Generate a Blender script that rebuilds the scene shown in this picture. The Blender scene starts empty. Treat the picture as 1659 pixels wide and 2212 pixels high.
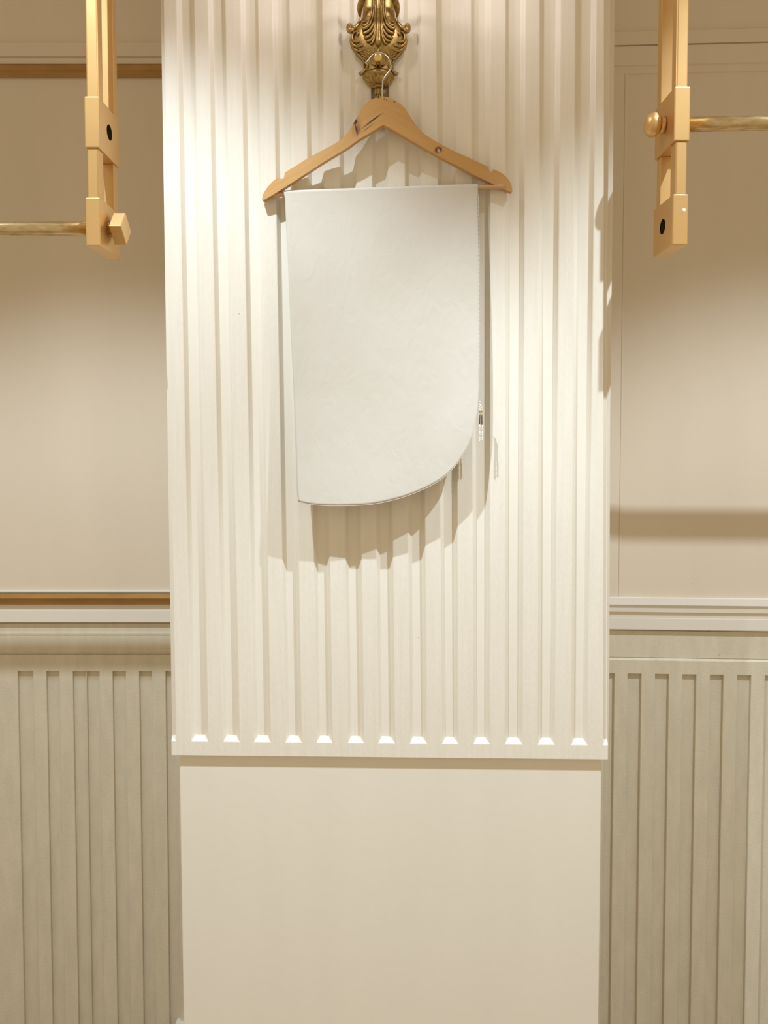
import bpy, bmesh, math, random
import numpy as np
from mathutils import Vector, Matrix

random.seed(4)
C = bpy.context.scene.collection

# ------------------------------------------------------------------ camera, world, lights, exposure
F_PX, CX, PPY = 1662.0, 829.5, 1008.0
TILT = 68.0 / 1662.0
CAM = Vector((0.0, -1.35, 0.0))
tt = math.atan(TILT)

cam_d = bpy.data.cameras.new('camera')
cam = bpy.data.objects.new('camera', cam_d)
C.objects.link(cam)
cam.location = CAM
cam.rotation_euler = (math.pi / 2 - tt, 0, 0)
cam_d.sensor_fit = 'AUTO'
cam_d.sensor_width = 36.0
cam_d.lens = F_PX / 2212.0 * 36.0
cam_d.shift_x = 0.0
cam_d.shift_y = -(1106.0 - PPY) / 2212.0
cam_d.clip_start = 0.01
bpy.context.scene.camera = cam

vs = bpy.context.scene.view_settings
vs.view_transform = 'Standard'
vs.look = 'None'
vs.gamma = 1.0
vs.use_curve_mapping = False
vs.exposure = 0.0

w = bpy.data.worlds.new('world')
bpy.context.scene.world = w
w.use_nodes = True
bg = w.node_tree.nodes['Background']
bg.inputs[0].default_value = (1.0, 0.81, 0.56, 1)
bg.inputs[1].default_value = 0.62

LIGHT_H = 1.60
def spot(name, x, y, energy, size, blend, col, rad=0.012):
    d = bpy.data.lights.new(name, 'SPOT')
    d.energy = energy; d.spot_size = size; d.spot_blend = blend
    d.color = col; d.shadow_soft_size = rad
    o = bpy.data.objects.new(name, d); C.objects.link(o)
    o.location = (x, y, LIGHT_H)
    return o
WARM = (0.72, 0.86, 1.0)
spot('ceiling_spot', -0.59, -0.80, 176, math.radians(88), 0.36, WARM)
spot('ceiling_spot', 0.93, -0.80, 176, math.radians(88), 0.36, WARM)

# ------------------------------------------------------------------ helpers
def P(px, py, y0, s=0.0):
    """pixel of the photograph -> point on the plane y = y0 + s*x"""
    u = (px - CX) / F_PX; v = -(py - PPY) / F_PX
    d = Vector((u, math.cos(tt) + v * math.sin(tt), -math.sin(tt) + v * math.cos(tt)))
    k = (y0 + s * CAM.x - CAM.y) / (d.y - s * d.x)
    return CAM + d * k

def link(name, me, mats, parent=None, smooth=False):
    o = bpy.data.objects.new(name, me)
    C.objects.link(o)
    for m in (mats if isinstance(mats, (list, tuple)) else [mats]):
        me.materials.append(m)
    if smooth:
        for p in me.polygons: p.use_smooth = True
    if parent: o.parent = parent
    return o

def obj(name, bm, mats, parent=None, smooth=False, bevel=0.0, seg=2, origin=None):
    bmesh.ops.recalc_face_normals(bm, faces=bm.faces)
    off = Vector((0, 0, 0))
    if parent is not None:
        p = parent
        while p is not None:
            off += p.location; p = p.parent
    if origin is not None:
        off = off + 0 * off
        loc = Vector(origin) - off
        bmesh.ops.translate(bm, verts=bm.verts, vec=-Vector(origin))
    else:
        loc = Vector((0, 0, 0))
        bmesh.ops.translate(bm, verts=bm.verts, vec=-off)
    me = bpy.data.meshes.new(name); bm.to_mesh(me); bm.free()
    o = link(name, me, mats, parent, smooth)
    o.location = loc
    if bevel:
        b = o.modifiers.new('bevel', 'BEVEL'); b.width = bevel; b.segments = seg
        b.limit_method = 'ANGLE'; b.angle_limit = math.radians(35); b.harden_normals = False
    return o

def empty(name, loc, label, cat, group=None):
    o = bpy.data.objects.new(name, None); C.objects.link(o)
    o.location = loc; o.empty_display_size = 0.05
    return tag(o, label, cat, group)

def tag(o, label, cat, group=None):
    o['label'] = label; o['category'] = cat
    if group: o['group'] = group
    return o

def struct(o):
    o['kind'] = 'structure'
    return o

def box(bm, x0, x1, y0, y1, z0, z1, mat=0):
    vsx = [bm.verts.new((x, y, z)) for z in (z0, z1) for y in (y0, y1) for x in (x0, x1)]
    for f in ((0, 1, 3, 2), (4, 6, 7, 5), (0, 4, 5, 1), (2, 3, 7, 6), (0, 2, 6, 4), (1, 5, 7, 3)):
        fc = bm.faces.new([vsx[i] for i in f]); fc.material_index = mat
    return vsx

def quad(bm, *pts, mat=0):
    f = bm.faces.new([bm.verts.new(p) for p in pts]); f.material_index = mat
    return f

def tube(bm, pts, radii, n=12, cap=True, flat=1.0, mat=0):
    """tapered tube through pts; flat squashes it towards the wall (along y)"""
    pts = [Vector(p) for p in pts]
    if not isinstance(radii, (list, tuple)): radii = [radii] * len(pts)
    rings = []
    prev = None
    for i, p in enumerate(pts):
        a = pts[max(i - 1, 0)]; b = pts[min(i + 1, len(pts) - 1)]
        t = (b - a)
        t = t.normalized() if t.length > 1e-9 else Vector((0, 0, 1))
        ref = Vector((0, -1, 0)) if abs(t.y) < 0.95 else Vector((1, 0, 0))
        if prev is not None and prev.cross(t).length > 1e-3: ref = prev
        e1 = (ref - t * ref.dot(t)).normalized(); prev = e1
        e2 = t.cross(e1)
        ring = []
        for k in range(n):
            an = 2 * math.pi * k / n
            q = e1 * math.cos(an) * radii[i] * flat + e2 * math.sin(an) * radii[i]
            ring.append(bm.verts.new(p + q))
        rings.append(ring)
    for r0, r1 in zip(rings, rings[1:]):
        for k in range(n):
            f = bm.faces.new((r0[k], r0[(k + 1) % n], r1[(k + 1) % n], r1[k])); f.smooth = True; f.material_index = mat
    if cap:
        for r in (rings[0], rings[-1]):
            f = bm.faces.new(r); f.material_index = mat

def spline(pts, n=8):
    """Catmull-Rom resample of a list of tuples of any length"""
    p = [np.array(q, float) for q in pts]
    p = [2 * p[0] - p[1]] + p + [2 * p[-1] - p[-2]]
    out = []
    for i in range(1, len(p) - 2):
        for k in range(n):
            t = k / n
            a, b, c, d = p[i - 1], p[i], p[i + 1], p[i + 2]
            out.append(0.5 * (2 * b + (c - a) * t + (2 * a - 5 * b + 4 * c - d) * t * t + (3 * b - a - 3 * c + d) * t ** 3))
    out.append(p[-2])
    return out

def ellipsoid(bm, c, rx, ry, rz, u=20, v=14, mat=0):
    r = bmesh.ops.create_uvsphere(bm, u_segments=u, v_segments=v, radius=1.0)
    for vv in r['verts']:
        vv.co = Vector((vv.co.x * rx + c[0], vv.co.y * ry + c[1], vv.co.z * rz + c[2]))
    for f in bm.faces: f.smooth = True

def lerp(a, b, t): return a + (b - a) * t

# ------------------------------------------------------------------ materials
def new_mat(name):
    m = bpy.data.materials.new(name); m.use_nodes = True
    nt = m.node_tree; return m, nt, nt.nodes, nt.links, nt.nodes['Principled BSDF']

def paint(name, col, rough=0.55, var=0.04, bump=0.06, stretch=(18, 18, 1.2), scale=6.0, speck=True, fine=1.0):
    m, nt, N, L, b = new_mat(name)
    tc = N.new('ShaderNodeTexCoord')
    mp = N.new('ShaderNodeMapping'); mp.inputs['Scale'].default_value = stretch
    L.new(tc.outputs['Object'], mp.inputs[0])
    nz = N.new('ShaderNodeTexNoise'); nz.inputs['Scale'].default_value = scale; nz.inputs['Detail'].default_value = 5
    L.new(mp.outputs[0], nz.inputs['Vector'])
    rp = N.new('ShaderNodeValToRGB')
    rp.color_ramp.elements[0].position = 0.3; rp.color_ramp.elements[1].position = 0.7
    c0 = [max(0, c * (1 - var)) for c in col]; c1 = [c * (1 + var) for c in col]
    rp.color_ramp.elements[0].color = (*c0, 1); rp.color_ramp.elements[1].color = (*c1, 1)
    L.new(nz.outputs[0], rp.inputs[0])
    out = rp.outputs[0]
    if speck:   # sparse little chips and dirt marks
        vo = N.new('ShaderNodeTexVoronoi'); vo.inputs['Scale'].default_value = 16.0
        L.new(tc.outputs['Object'], vo.inputs['Vector'])
        lt = N.new('ShaderNodeMath'); lt.operation = 'LESS_THAN'; lt.inputs[1].default_value = 0.02
        L.new(vo.outputs['Distance'], lt.inputs[0])
        sel = N.new('ShaderNodeSeparateColor'); L.new(vo.outputs['Color'], sel.inputs[0])
        gt = N.new('ShaderNodeMath'); gt.operation = 'GREATER_THAN'; gt.inputs[1].default_value = 0.93
        L.new(sel.outputs[0], gt.inputs[0])
        mu = N.new('ShaderNodeMath'); mu.operation = 'MULTIPLY'
        L.new(lt.outputs[0], mu.inputs[0]); L.new(gt.outputs[0], mu.inputs[1])
        mx = N.new('ShaderNodeMix'); mx.data_type = 'RGBA'
        L.new(mu.outputs[0], mx.inputs['Factor']); L.new(out, mx.inputs['A'])
        mx.inputs['B'].default_value = (col[0] * 0.72, col[1] * 0.66, col[2] * 0.56, 1)
        out = mx.outputs['Result']
    L.new(out, b.inputs['Base Color'])
    b.inputs['Roughness'].default_value = rough
    b.inputs['Specular IOR Level'].default_value = 0.35
    n2 = N.new('ShaderNodeTexNoise'); n2.inputs['Scale'].default_value = 55 * fine; n2.inputs['Detail'].default_value = 4
    mp2 = N.new('ShaderNodeMapping'); mp2.inputs['Scale'].default_value = (stretch[0] / 6, stretch[1] / 6, stretch[2])
    L.new(tc.outputs['Object'], mp2.inputs[0]); L.new(mp2.outputs[0], n2.inputs['Vector'])
    bp = N.new('ShaderNodeBump'); bp.inputs['Strength'].default_value = bump; bp.inputs['Distance'].default_value = 0.004
    L.new(n2.outputs[0], bp.inputs['Height']); L.new(bp.outputs[0], b.inputs['Normal'])
    return m

def metal(name, col, rough, metallic=1.0, var=0.12, scale=40, bump=0.08, dark=None, stretch=(1, 1, 1)):
    m, nt, N, L, b = new_mat(name)
    tc = N.new('ShaderNodeTexCoord')
    mp = N.new('ShaderNodeMapping'); mp.inputs['Scale'].default_value = stretch
    L.new(tc.outputs['Object'], mp.inputs[0])
    nz = N.new('ShaderNodeTexNoise'); nz.inputs['Scale'].default_value = scale; nz.inputs['Detail'].default_value = 6
    L.new(mp.outputs[0], nz.inputs['Vector'])
    rp = N.new('ShaderNodeValToRGB')
    rp.color_ramp.elements[0].position = 0.3; rp.color_ramp.elements[1].position = 0.68
    rp.color_ramp.elements[0].color = (*(dark or [c * (1 - var) for c in col]), 1)
    rp.color_ramp.elements[1].color = (*[min(1, c * (1 + var)) for c in col], 1)
    L.new(nz.outputs[0], rp.inputs[0]); L.new(rp.outputs[0], b.inputs['Base Color'])
    b.inputs['Metallic'].default_value = metallic
    b.inputs['Roughness'].default_value = rough
    bp = N.new('ShaderNodeBump'); bp.inputs['Strength'].default_value = bump; bp.inputs['Distance'].default_value = 0.002
    L.new(nz.outputs[0], bp.inputs['Height']); L.new(bp.outputs[0], b.inputs['Normal'])
    return m

def wood(name, col, dark, knots=(), cracks=(), tilt=0.0):
    """honey wood: grain along an arm tilted by `tilt`; knots and cracks given in object space (x, z, rx, rz, angle)"""
    m, nt, N, L, b = new_mat(name)
    tc = N.new('ShaderNodeTexCoord')
    mp = N.new('ShaderNodeMapping'); mp.inputs['Rotation'].default_value = (0, tilt, 0)
    L.new(tc.outputs['Object'], mp.inputs[0])
    mp2 = N.new('ShaderNodeMapping'); mp2.inputs['Scale'].default_value = (4, 30, 60)
    L.new(mp.outputs[0], mp2.inputs[0])
    nz = N.new('ShaderNodeTexNoise'); nz.inputs['Scale'].default_value = 2.2; nz.inputs['Detail'].default_value = 5; nz.inputs['Distortion'].default_value = 0.6
    L.new(mp2.outputs[0], nz.inputs['Vector'])
    rp = N.new('ShaderNodeValToRGB')
    rp.color_ramp.elements[0].position = 0.25; rp.color_ramp.elements[1].position = 0.75
    rp.color_ramp.elements[0].color = (*dark, 1); rp.color_ramp.elements[1].color = (*col, 1)
    L.new(nz.outputs[0], rp.inputs[0])
    out = rp.outputs[0]
    for (kx, kz, rx, rz, an, kc, soft) in knots:
        km = N.new('ShaderNodeMapping'); km.vector_type = 'TEXTURE'
        km.inputs['Location'].default_value = (kx, 0, kz)
        km.inputs['Rotation'].default_value = (0, an, 0)
        km.inputs['Scale'].default_value = (rx, 1000.0, rz)
        L.new(tc.outputs['Object'], km.inputs[0])
        no = N.new('ShaderNodeTexNoise'); no.inputs['Scale'].default_value = 900; L.new(tc.outputs['Object'], no.inputs['Vector'])
        ln = N.new('ShaderNodeVectorMath'); ln.operation = 'LENGTH'
        L.new(km.outputs[0], ln.inputs[0])
        ad = N.new('ShaderNodeMath'); ad.operation = 'MULTIPLY_ADD'; ad.inputs[1].default_value = 0.6; ad.inputs[2].default_value = -0.3
        L.new(no.outputs[0], ad.inputs[0])
        sm = N.new('ShaderNodeMath'); L.new(ln.outputs['Value'], sm.inputs[0]); L.new(ad.outputs[0], sm.inputs[1])
        mr = N.new('ShaderNodeMapRange'); mr.inputs['From Min'].default_value = 1.0 - soft; mr.inputs['From Max'].default_value = 1.0 + soft
        mr.inputs['To Min'].default_value = 1.0; mr.inputs['To Max'].default_value = 0.0
        L.new(sm.outputs[0], mr.inputs['Value'])
        mx = N.new('ShaderNodeMix'); mx.data_type = 'RGBA'
        L.new(mr.outputs[0], mx.inputs['Factor']); L.new(out, mx.inputs['A'])
        mx.inputs['B'].default_value = (*kc, 1)
        out = mx.outputs['Result']
    L.new(out, b.inputs['Base Color'])
    b.inputs['Roughness'].default_value = 0.42
    bp = N.new('ShaderNodeBump'); bp.inputs['Strength'].default_value = 0.05; bp.inputs['Distance'].default_value = 0.001
    L.new(nz.outputs[0], bp.inputs['Height']); L.new(bp.outputs[0], b.inputs['Normal'])
    return m

M_PIL = paint('cream_paint_pilaster', (0.80, 0.745, 0.635), 0.38, 0.025, 0.10, (30, 30, 1.5), 5)
M_PLINTH = paint('cream_paint_plinth', (0.80, 0.745, 0.635), 0.6, 0.015, 0.05, (6, 6, 1), 2)
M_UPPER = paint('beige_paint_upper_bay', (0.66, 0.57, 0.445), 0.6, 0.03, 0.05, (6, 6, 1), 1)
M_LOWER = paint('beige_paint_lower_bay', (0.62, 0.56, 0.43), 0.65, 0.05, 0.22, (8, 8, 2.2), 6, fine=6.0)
M_RAIL = paint('white_paint_rail', (0.72, 0.67, 0.58), 0.5, 0.02, 0.04, (1, 1, 1), 3)
M_FLOOR = paint('warm_floor', (0.34, 0.26, 0.17), 0.5, 0.08, 0.02, (2, 2, 2), 3, speck=False)
M_CEIL = paint('ceiling_paint', (0.80, 0.75, 0.66), 0.8, 0.01, 0.02, (1, 1, 1), 3, speck=False)
M_GILT = metal('gilt_wood', (0.36, 0.19, 0.048), 0.42, 0.4, 0.12, 60, 0.08, stretch=(0.2, 1, 1))
M_GOLD = metal('satin_gold', (0.72, 0.46, 0.19), 0.36, 0.72, 0.05, 9, 0.02)
M_BORE_SHADE = metal('bore_shade', (0.05, 0.028, 0.015), 0.5, 0.4, 0.3, 60, 0.1)  # shade inside the unlit bores, put into the base colour
M_RAILGOLD = metal('leafed_gold_rail', (0.66, 0.51, 0.28), 0.24, 0.9, 0.1, 130, 0.20, dark=(0.48, 0.35, 0.17), stretch=(0.35, 1, 1))
M_BRASS = metal('antique_brass', (0.46, 0.315, 0.115), 0.36, 0.95, 0.10, 260, 0.10, dark=(0.27, 0.175, 0.06))
M_BRASSLT = metal('polished_brass', (0.83, 0.58, 0.22), 0.22, 1.0, 0.05, 60, 0.02)
M_BRONZE = metal('bronze_stem', (0.20, 0.14, 0.075), 0.42, 0.9, 0.2, 80, 0.05)
M_STEEL = metal('steel_wire', (0.62, 0.60, 0.57), 0.25, 1.0, 0.03, 60, 0.01)
M_WHITE = paint('white_spot', (0.85, 0.80, 0.74), 0.5, 0.01, 0.01, speck=False)
M_PEARL = paint('pearl_bead', (0.88, 0.82, 0.70), 0.15, 0.01, 0.0, speck=False)
M_TUBE = metal('bronze_bead', (0.16, 0.11, 0.04), 0.35, 0.8, 0.2, 200, 0.02)

# cloth: woven off-white cotton
def cloth_mat():
    m, nt, N, L, b = new_mat('white_cotton')
    tc = N.new('ShaderNodeTexCoord')
    nz = N.new('ShaderNodeTexNoise'); nz.inputs['Scale'].default_value = 7; nz.inputs['Detail'].default_value = 4
    L.new(tc.outputs['Object'], nz.inputs['Vector'])
    rp = N.new('ShaderNodeValToRGB')
    rp.color_ramp.elements[0].position = 0.35; rp.color_ramp.elements[1].position = 0.65
    rp.color_ramp.elements[0].color = (0.605, 0.555, 0.470, 1); rp.color_ramp.elements[1].color = (0.635, 0.59, 0.51, 1)
    L.new(nz.outputs[0], rp.inputs[0]); L.new(rp.outputs[0], b.inputs['Base Color'])
    b.inputs['Roughness'].default_value = 0.9
    b.inputs['Specular IOR Level'].default_value = 0.1
    # crumple + weave
    mp = N.new('ShaderNodeMapping'); mp.inputs['Scale'].default_value = (1, 1, 0.55); L.new(tc.outputs['Object'], mp.inputs[0])
    n2 = N.new('ShaderNodeTexNoise'); n2.inputs['Scale'].default_value = 42; n2.inputs['Detail'].default_value = 5; n2.inputs['Distortion'].default_value = 1.2
    L.new(mp.outputs[0], n2.inputs['Vector'])
    wx = N.new('ShaderNodeTexWave'); wx.bands_direction = 'X'; wx.inputs['Scale'].default_value = 420; wx.inputs['Distortion'].default_value = 1.5
    wz = N.new('ShaderNodeTexWave'); wz.bands_direction = 'Z'; wz.inputs['Scale'].default_value = 420; wz.inputs['Distortion'].default_value = 1.5
    L.new(tc.outputs['Object'], wx.inputs['Vector']); L.new(tc.outputs['Object'], wz.inputs['Vector'])
    ad = N.new('ShaderNodeMath'); ad.operation = 'ADD'; L.new(wx.outputs[1], ad.inputs[0]); L.new(wz.outputs[1], ad.inputs[1])
    b1 = N.new('ShaderNodeBump'); b1.inputs['Strength'].default_value = 0.16; b1.inputs['Distance'].default_value = 0.004
    L.new(n2.outputs[0], b1.inputs['Height'])
    b2 = N.new('ShaderNodeBump'); b2.inputs['Strength'].default_value = 0.05; b2.inputs['Distance'].default_value = 0.0006
    L.new(ad.outputs[0], b2.inputs['Height']); L.new(b1.outputs[0], b2.inputs['Normal'])
    L.new(b2.outputs[0], b.inputs['Normal'])
    return m
M_CLOTH = cloth_mat()

# ------------------------------------------------------------------ setting: floor, ceiling, bays
Z_FLOOR, Z_CEIL = -1.46, 1.66
bm = bmesh.new(); box(bm, -1.7, 1.7, -1.9, 0.45, Z_FLOOR - 0.05, Z_FLOOR); struct(obj('floor', bm, M_FLOOR))
bm = bmesh.new(); box(bm, -1.7, 1.7, -1.9, 0.45, Z_CEIL, Z_CEIL + 0.05); struct(obj('ceiling', bm, M_CEIL))

W = 0.376                                  # how far the bays lie behind the pilaster's face
S_R = -0.050; Y_R = 0.357 - S_R * 0.55        # the right bay stands slightly turned
S_P = -0.024                              # the pilaster too

def bay_profile(name, x0, x1, y0, s, prof, mat, ref_px, bevel=0.0, thick=0.05):
    """a moulding: prof = list of (pixel row, how far it stands out); swept from x0 to x1 along y = y0 + s*x"""
    bm = bmesh.new()
    pts = []
    for py, out in prof:
        q = P(ref_px, py, y0 - out, s)
        pts.append((out, q.z))
    back = thick
    loop = pts + [(-back, pts[-1][1]), (-back, pts[0][1])]
    ends = []
    for x in (x0, x1):
        ends.append([bm.verts.new((x, y0 + s * x - o, z)) for o, z in loop])
    n = len(loop)
    for i in range(n):
        bm.faces.new((ends[0][i], ends[0][(i + 1) % n], ends[1][(i + 1) % n], ends[1][i]))
    bm.faces.new(ends[0]); bm.faces.new(ends[1])
    return struct(obj(name, bm, mat, bevel=bevel))

XL0, XL1 = -1.6, -0.335
XR0, XR1 = 0.355, 1.6
# left bay: the continuous wall with its upper mouldings, big panel and frieze
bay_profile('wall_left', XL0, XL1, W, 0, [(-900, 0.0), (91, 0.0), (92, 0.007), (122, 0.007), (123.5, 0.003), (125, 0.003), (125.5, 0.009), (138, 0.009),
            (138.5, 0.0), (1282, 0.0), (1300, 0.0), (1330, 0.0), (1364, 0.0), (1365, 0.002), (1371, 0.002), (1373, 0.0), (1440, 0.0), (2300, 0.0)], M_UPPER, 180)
bay_profile('trim_1', XL0, XL1, W, 0, [(138.5, 0.001), (138.6, 0.015), (152, 0.015), (153, 0.012), (168, 0.004), (168.3, 0.001)], M_GILT, 180, thick=0.0)
bay_profile('trim_2', XL0, XL1, W, 0, [(1280.5, 0.001), (1281, 0.004), (1291, 0.016), (1293, 0.016), (1294, 0.012), (1306, 0.004), (1306.3, 0.001)], M_GILT, 180, thick=0.0)
bay_profile('trim_3', XL0, XL1, W, 0, [(1275, 0.001), (1276, 0.005), (1280, 0.005), (1280.4, 0.001)], M_RAIL, 180, thick=0.0)
bay_profile('trim_4', XL0, XL1, W, 0, [(1317, 0.001), (1318, 0.012), (1344, 0.012), (1345, 0.001)], M_RAIL, 180, 0.001, thick=0.0)
# right bay
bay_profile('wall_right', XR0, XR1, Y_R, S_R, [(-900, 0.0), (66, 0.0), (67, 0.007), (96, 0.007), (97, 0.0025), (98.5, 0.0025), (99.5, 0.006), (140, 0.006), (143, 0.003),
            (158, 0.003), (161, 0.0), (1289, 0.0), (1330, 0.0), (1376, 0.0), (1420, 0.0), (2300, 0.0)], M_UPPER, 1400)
bay_profile('trim_5', XR0, XR1, Y_R, S_R, [(1290, 0.001), (1292, 0.008), (1307, 0.010), (1309, 0.006), (1322, 0.005), (1322.5, 0.001)], M_RAIL, 1400, thick=0.0)
bay_profile('trim_6', XR0, XR1, Y_R, S_R, [(1334.5, 0.001), (1335.5, 0.012), (1360, 0.012), (1361, 0.001)], M_RAIL, 1400, 0.001, thick=0.0)
# narrow upright edging of the right bay's panel
bm = bmesh.new()
a = P(1326, 900, W); c = P(1335, 900, W)
for x0_, x1_, out in ((a.x - 0.03, c.x, 0.004), (c.x, c.x + 0.006, 0.002)):
    yy = Y_R + S_R * x0_
    box(bm, x0_, x1_, yy - out, yy + 0.01, P(1330, 1290, W).z, P(1330, 100, W).z)
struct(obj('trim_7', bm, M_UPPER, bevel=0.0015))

def slot_panel(name, x_lo, x_hi, y0, s, top_py, slot_top_py, slots, out, depth, ref_px, mat, head_bevel=0.0):
    """fluted dado: a board standing `out` proud of the bay wall with slots cut `depth` deep; slots in pixel columns at the row of their top"""
    bm = bmesh.new()
    yf = y0 - out
    zt = P(ref_px, top_py, yf, s).z; zs = P(ref_px, slot_top_py, yf, s).z; zb = Z_FLOOR
    def V(x, d, z): return (x, yf + s * x + d, z)
    xs = sorted((P(a, slot_top_py, yf, s).x, P(b, slot_top_py, yf, s).x) for a, b in slots)
    edges = [x_lo]
    for a, b in xs: edges += [a, b]
    edges.append(x_hi)
    # head strip (with a slightly rounded upper arris)
    for i in range(len(edges) - 1):
        quad(bm, V(edges[i], 0, zs), V(edges[i + 1], 0, zs), V(edges[i + 1], 0, zt), V(edges[i], 0, zt))
        quad(bm, V(edges[i], 0, zt), V(edges[i + 1], 0, zt), V(edges[i + 1], out, zt + head_bevel), V(edges[i], out, zt + head_bevel))
    for i in range(0, len(edges) - 1, 2):
        quad(bm, V(edges[i], 0, zb), V(edges[i + 1], 0, zb), V(edges[i + 1], 0, zs), V(edges[i], 0, zs))
    for a, b in xs:
        quad(bm, V(a, depth, zb), V(b, depth, zb), V(b, depth, zs), V(a, depth, zs))
        quad(bm, V(a, 0, zb), V(a, depth, zb), V(a, depth, zs), V(a, 0, zs))
        quad(bm, V(b, depth, zb), V(b, 0, zb), V(b, 0, zs), V(b, depth, zs))
        quad(bm, V(a, 0, zs), V(a, depth, zs), V(b, depth, zs), V(b, 0, zs))
    bmesh.ops.remove_doubles(bm, verts=bm.verts, dist=1e-5)
    o = obj(name, bm, mat, bevel=0.0008, seg=1)
    return struct(o)

left_slots = [(38, 71.5), (100, 128), (157, 184.6), (187, 214.5), (243, 271.5), (300.5, 328), (357.5, 382)]
for k in range(1, 6): left_slots.append((38 - 95 - 57 * k, 68 - 95 - 57 * k))
right_slots = [(1306, 1327.5), (1356, 1385.5), (1415.5, 1445), (1474.5, 1504), (1534, 1563), (1593, 1623)]
for k in range(6): right_slots.append((1652.5 + 59 * k, 1682 + 59 * k))
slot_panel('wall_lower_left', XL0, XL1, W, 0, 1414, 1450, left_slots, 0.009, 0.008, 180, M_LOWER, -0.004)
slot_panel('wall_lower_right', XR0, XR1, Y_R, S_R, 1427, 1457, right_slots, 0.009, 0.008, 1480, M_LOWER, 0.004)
# painted friezes between chair rail and dado
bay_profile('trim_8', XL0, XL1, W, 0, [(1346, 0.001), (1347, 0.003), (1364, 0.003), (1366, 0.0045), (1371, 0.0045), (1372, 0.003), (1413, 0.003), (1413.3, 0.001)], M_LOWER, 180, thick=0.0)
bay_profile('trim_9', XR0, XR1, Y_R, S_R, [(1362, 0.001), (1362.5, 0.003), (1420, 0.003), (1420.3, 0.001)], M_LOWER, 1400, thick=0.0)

# ------------------------------------------------------------------ the pier and its fluted pilaster board
PL_OUT = 0.009
def PP(px, py, d=0.0): return P(px, py, d, S_P)
bm = bmesh.new()
zt = PP(840, 1620, PL_OUT).z
x0t, x1t = PP(387, 1660, PL_OUT).x, PP(1299.5, 1660, PL_OUT).x
x0b, x1b = PP(396.5, 2212, PL_OUT).x, PP(1293, 2212, PL_OUT).x
zb_ = PP(840, 2212, PL_OUT).z
def xl(z): return lerp(x0t, x0b, (z - zt) / (zb_ - zt)) if z < zt else x0t
def xr(z): return lerp(x1t, x1b, (z - zt) / (zb_ - zt)) if z < zt else x1t
rows = []
for z in (Z_FLOOR, zt, Z_CEIL):
    f = PL_OUT if z <= zt else PL_OUT + 0.012
    rows.append([bm.verts.new(p) for p in ((xl(z), PL_OUT + S_P * xl(z), z), (xr(z), PL_OUT + S_P * xr(z), z), (xr(z), W + 0.03, z), (xl(z), W + 0.03, z))])
for r0, r1 in zip(rows, rows[1:]):
    for i in range(4): bm.faces.new((r0[i], r0[(i + 1) % 4], r1[(i + 1) % 4], r1[i]))
bm.faces.new(rows[0]); bm.faces.new(rows[-1])
struct(obj('wall_center', bm, M_PLINTH, bevel=0.002))

# end of the skirting against the pier's left side
bm = bmesh.new()
q = P(371, 2232, 0.33); q2 = P(394, 2232, 0.33)
box(bm, q.x, q2.x + 0.01, 0.33, W, Z_FLOOR, q.z)
struct(obj('baseboard_left', bm, M_RAIL, bevel=0.002))

# strip of edging standing beside the pilaster on its right
bm = bmesh.new()
pts = []
D_E = 0.035
for py in (-60, 400, 900, 1500, 1640):
    xr_ = {-60: 1328, 400: 1324, 900: 1318, 1500: 1316, 1640: 1313}[py]
    q = P(xr_, py, D_E, S_P); pts.append(q)
zs_ = [q.z for q in pts]
prev = None
for q in pts:
    ring = [bm.verts.new((x, D_E + S_P * x + dy, q.z)) for x, dy in ((q.x - 0.05, 0), (q.x, 0), (q.x, 0.03), (q.x - 0.05, 0.03))]
    if prev:
        for i in range(4): bm.faces.new((prev[i], prev[(i + 1) % 4], ring[(i + 1) % 4], ring[i]))
    else: bm.faces.new(ring)
    prev = ring
bm.faces.new(prev)
struct(obj('trim_10', bm, M_PIL))

G400 = [(389.4, 427), (457.8, 494), (527, 564), (596, 631.5), (665, 701), (735, 770), (804, 840.5), (875, 912), (945.5, 985.5), (1019, 1058.6), (1092, 1133), (1165, 1208), (1241, 1283.6)]
G1590 = [(413, 449.5), (482.6, 517), (549, 584.5), (617, 651.4), (684, 718), (751.5, 786), (817.5, 853), (885.5, 922), (955, 990), (1023, 1058), (1091, 1128.5), (1162, 1198.5), (1234, 1269)]
def edge_line(p400, p1590, d=0.0):
    a = PP(p400, 400, d); b = PP(p1590, 1590, d)
    return lambda z: lerp(a.x, b.x, (z - a.z) / (b.z - a.z))
bm = bmesh.new()
GD, GW = 0.0092, 0.0066
z_top = Z_CEIL
z_e2 = PP(840, 1605, 0).z; z_e1 = z_e2 + 0.0085; z_bot = PP(840, 1635.5, 0).z
def V(x, d, z): return (x, S_P * x + d, z)
lo, li = edge_line(351, 369.5), edge_line(359.5, 379.5)
ri, ro = edge_line(1305, 1303), edge_line(1313, 1314)
gl = [(edge_line(a, c), edge_line(b, d)) for (a, b), (c, d) in zip(G400, G1590)]
RD = 0.006
bars = [li]
for a, b in gl: bars += [a, b]
bars.append(ri)
zs = [z_e2, lerp(z_e2, z_top, 0.25), lerp(z_e2, z_top, 0.5), z_top]
for i in range(0, len(bars), 2):
    a, b = bars[i], bars[i + 1]
    quad(bm, V(a(z_e2), 0, z_e2), V(b(z_e2), 0, z_e2), V(b(z_top), 0, z_top), V(a(z_top), 0, z_top))
    quad(bm, V(a(z_e2), 0, z_bot), V(b(z_e2), 0, z_bot), V(b(z_e2), 0, z_e2), V(a(z_e2), 0, z_e2))
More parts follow.
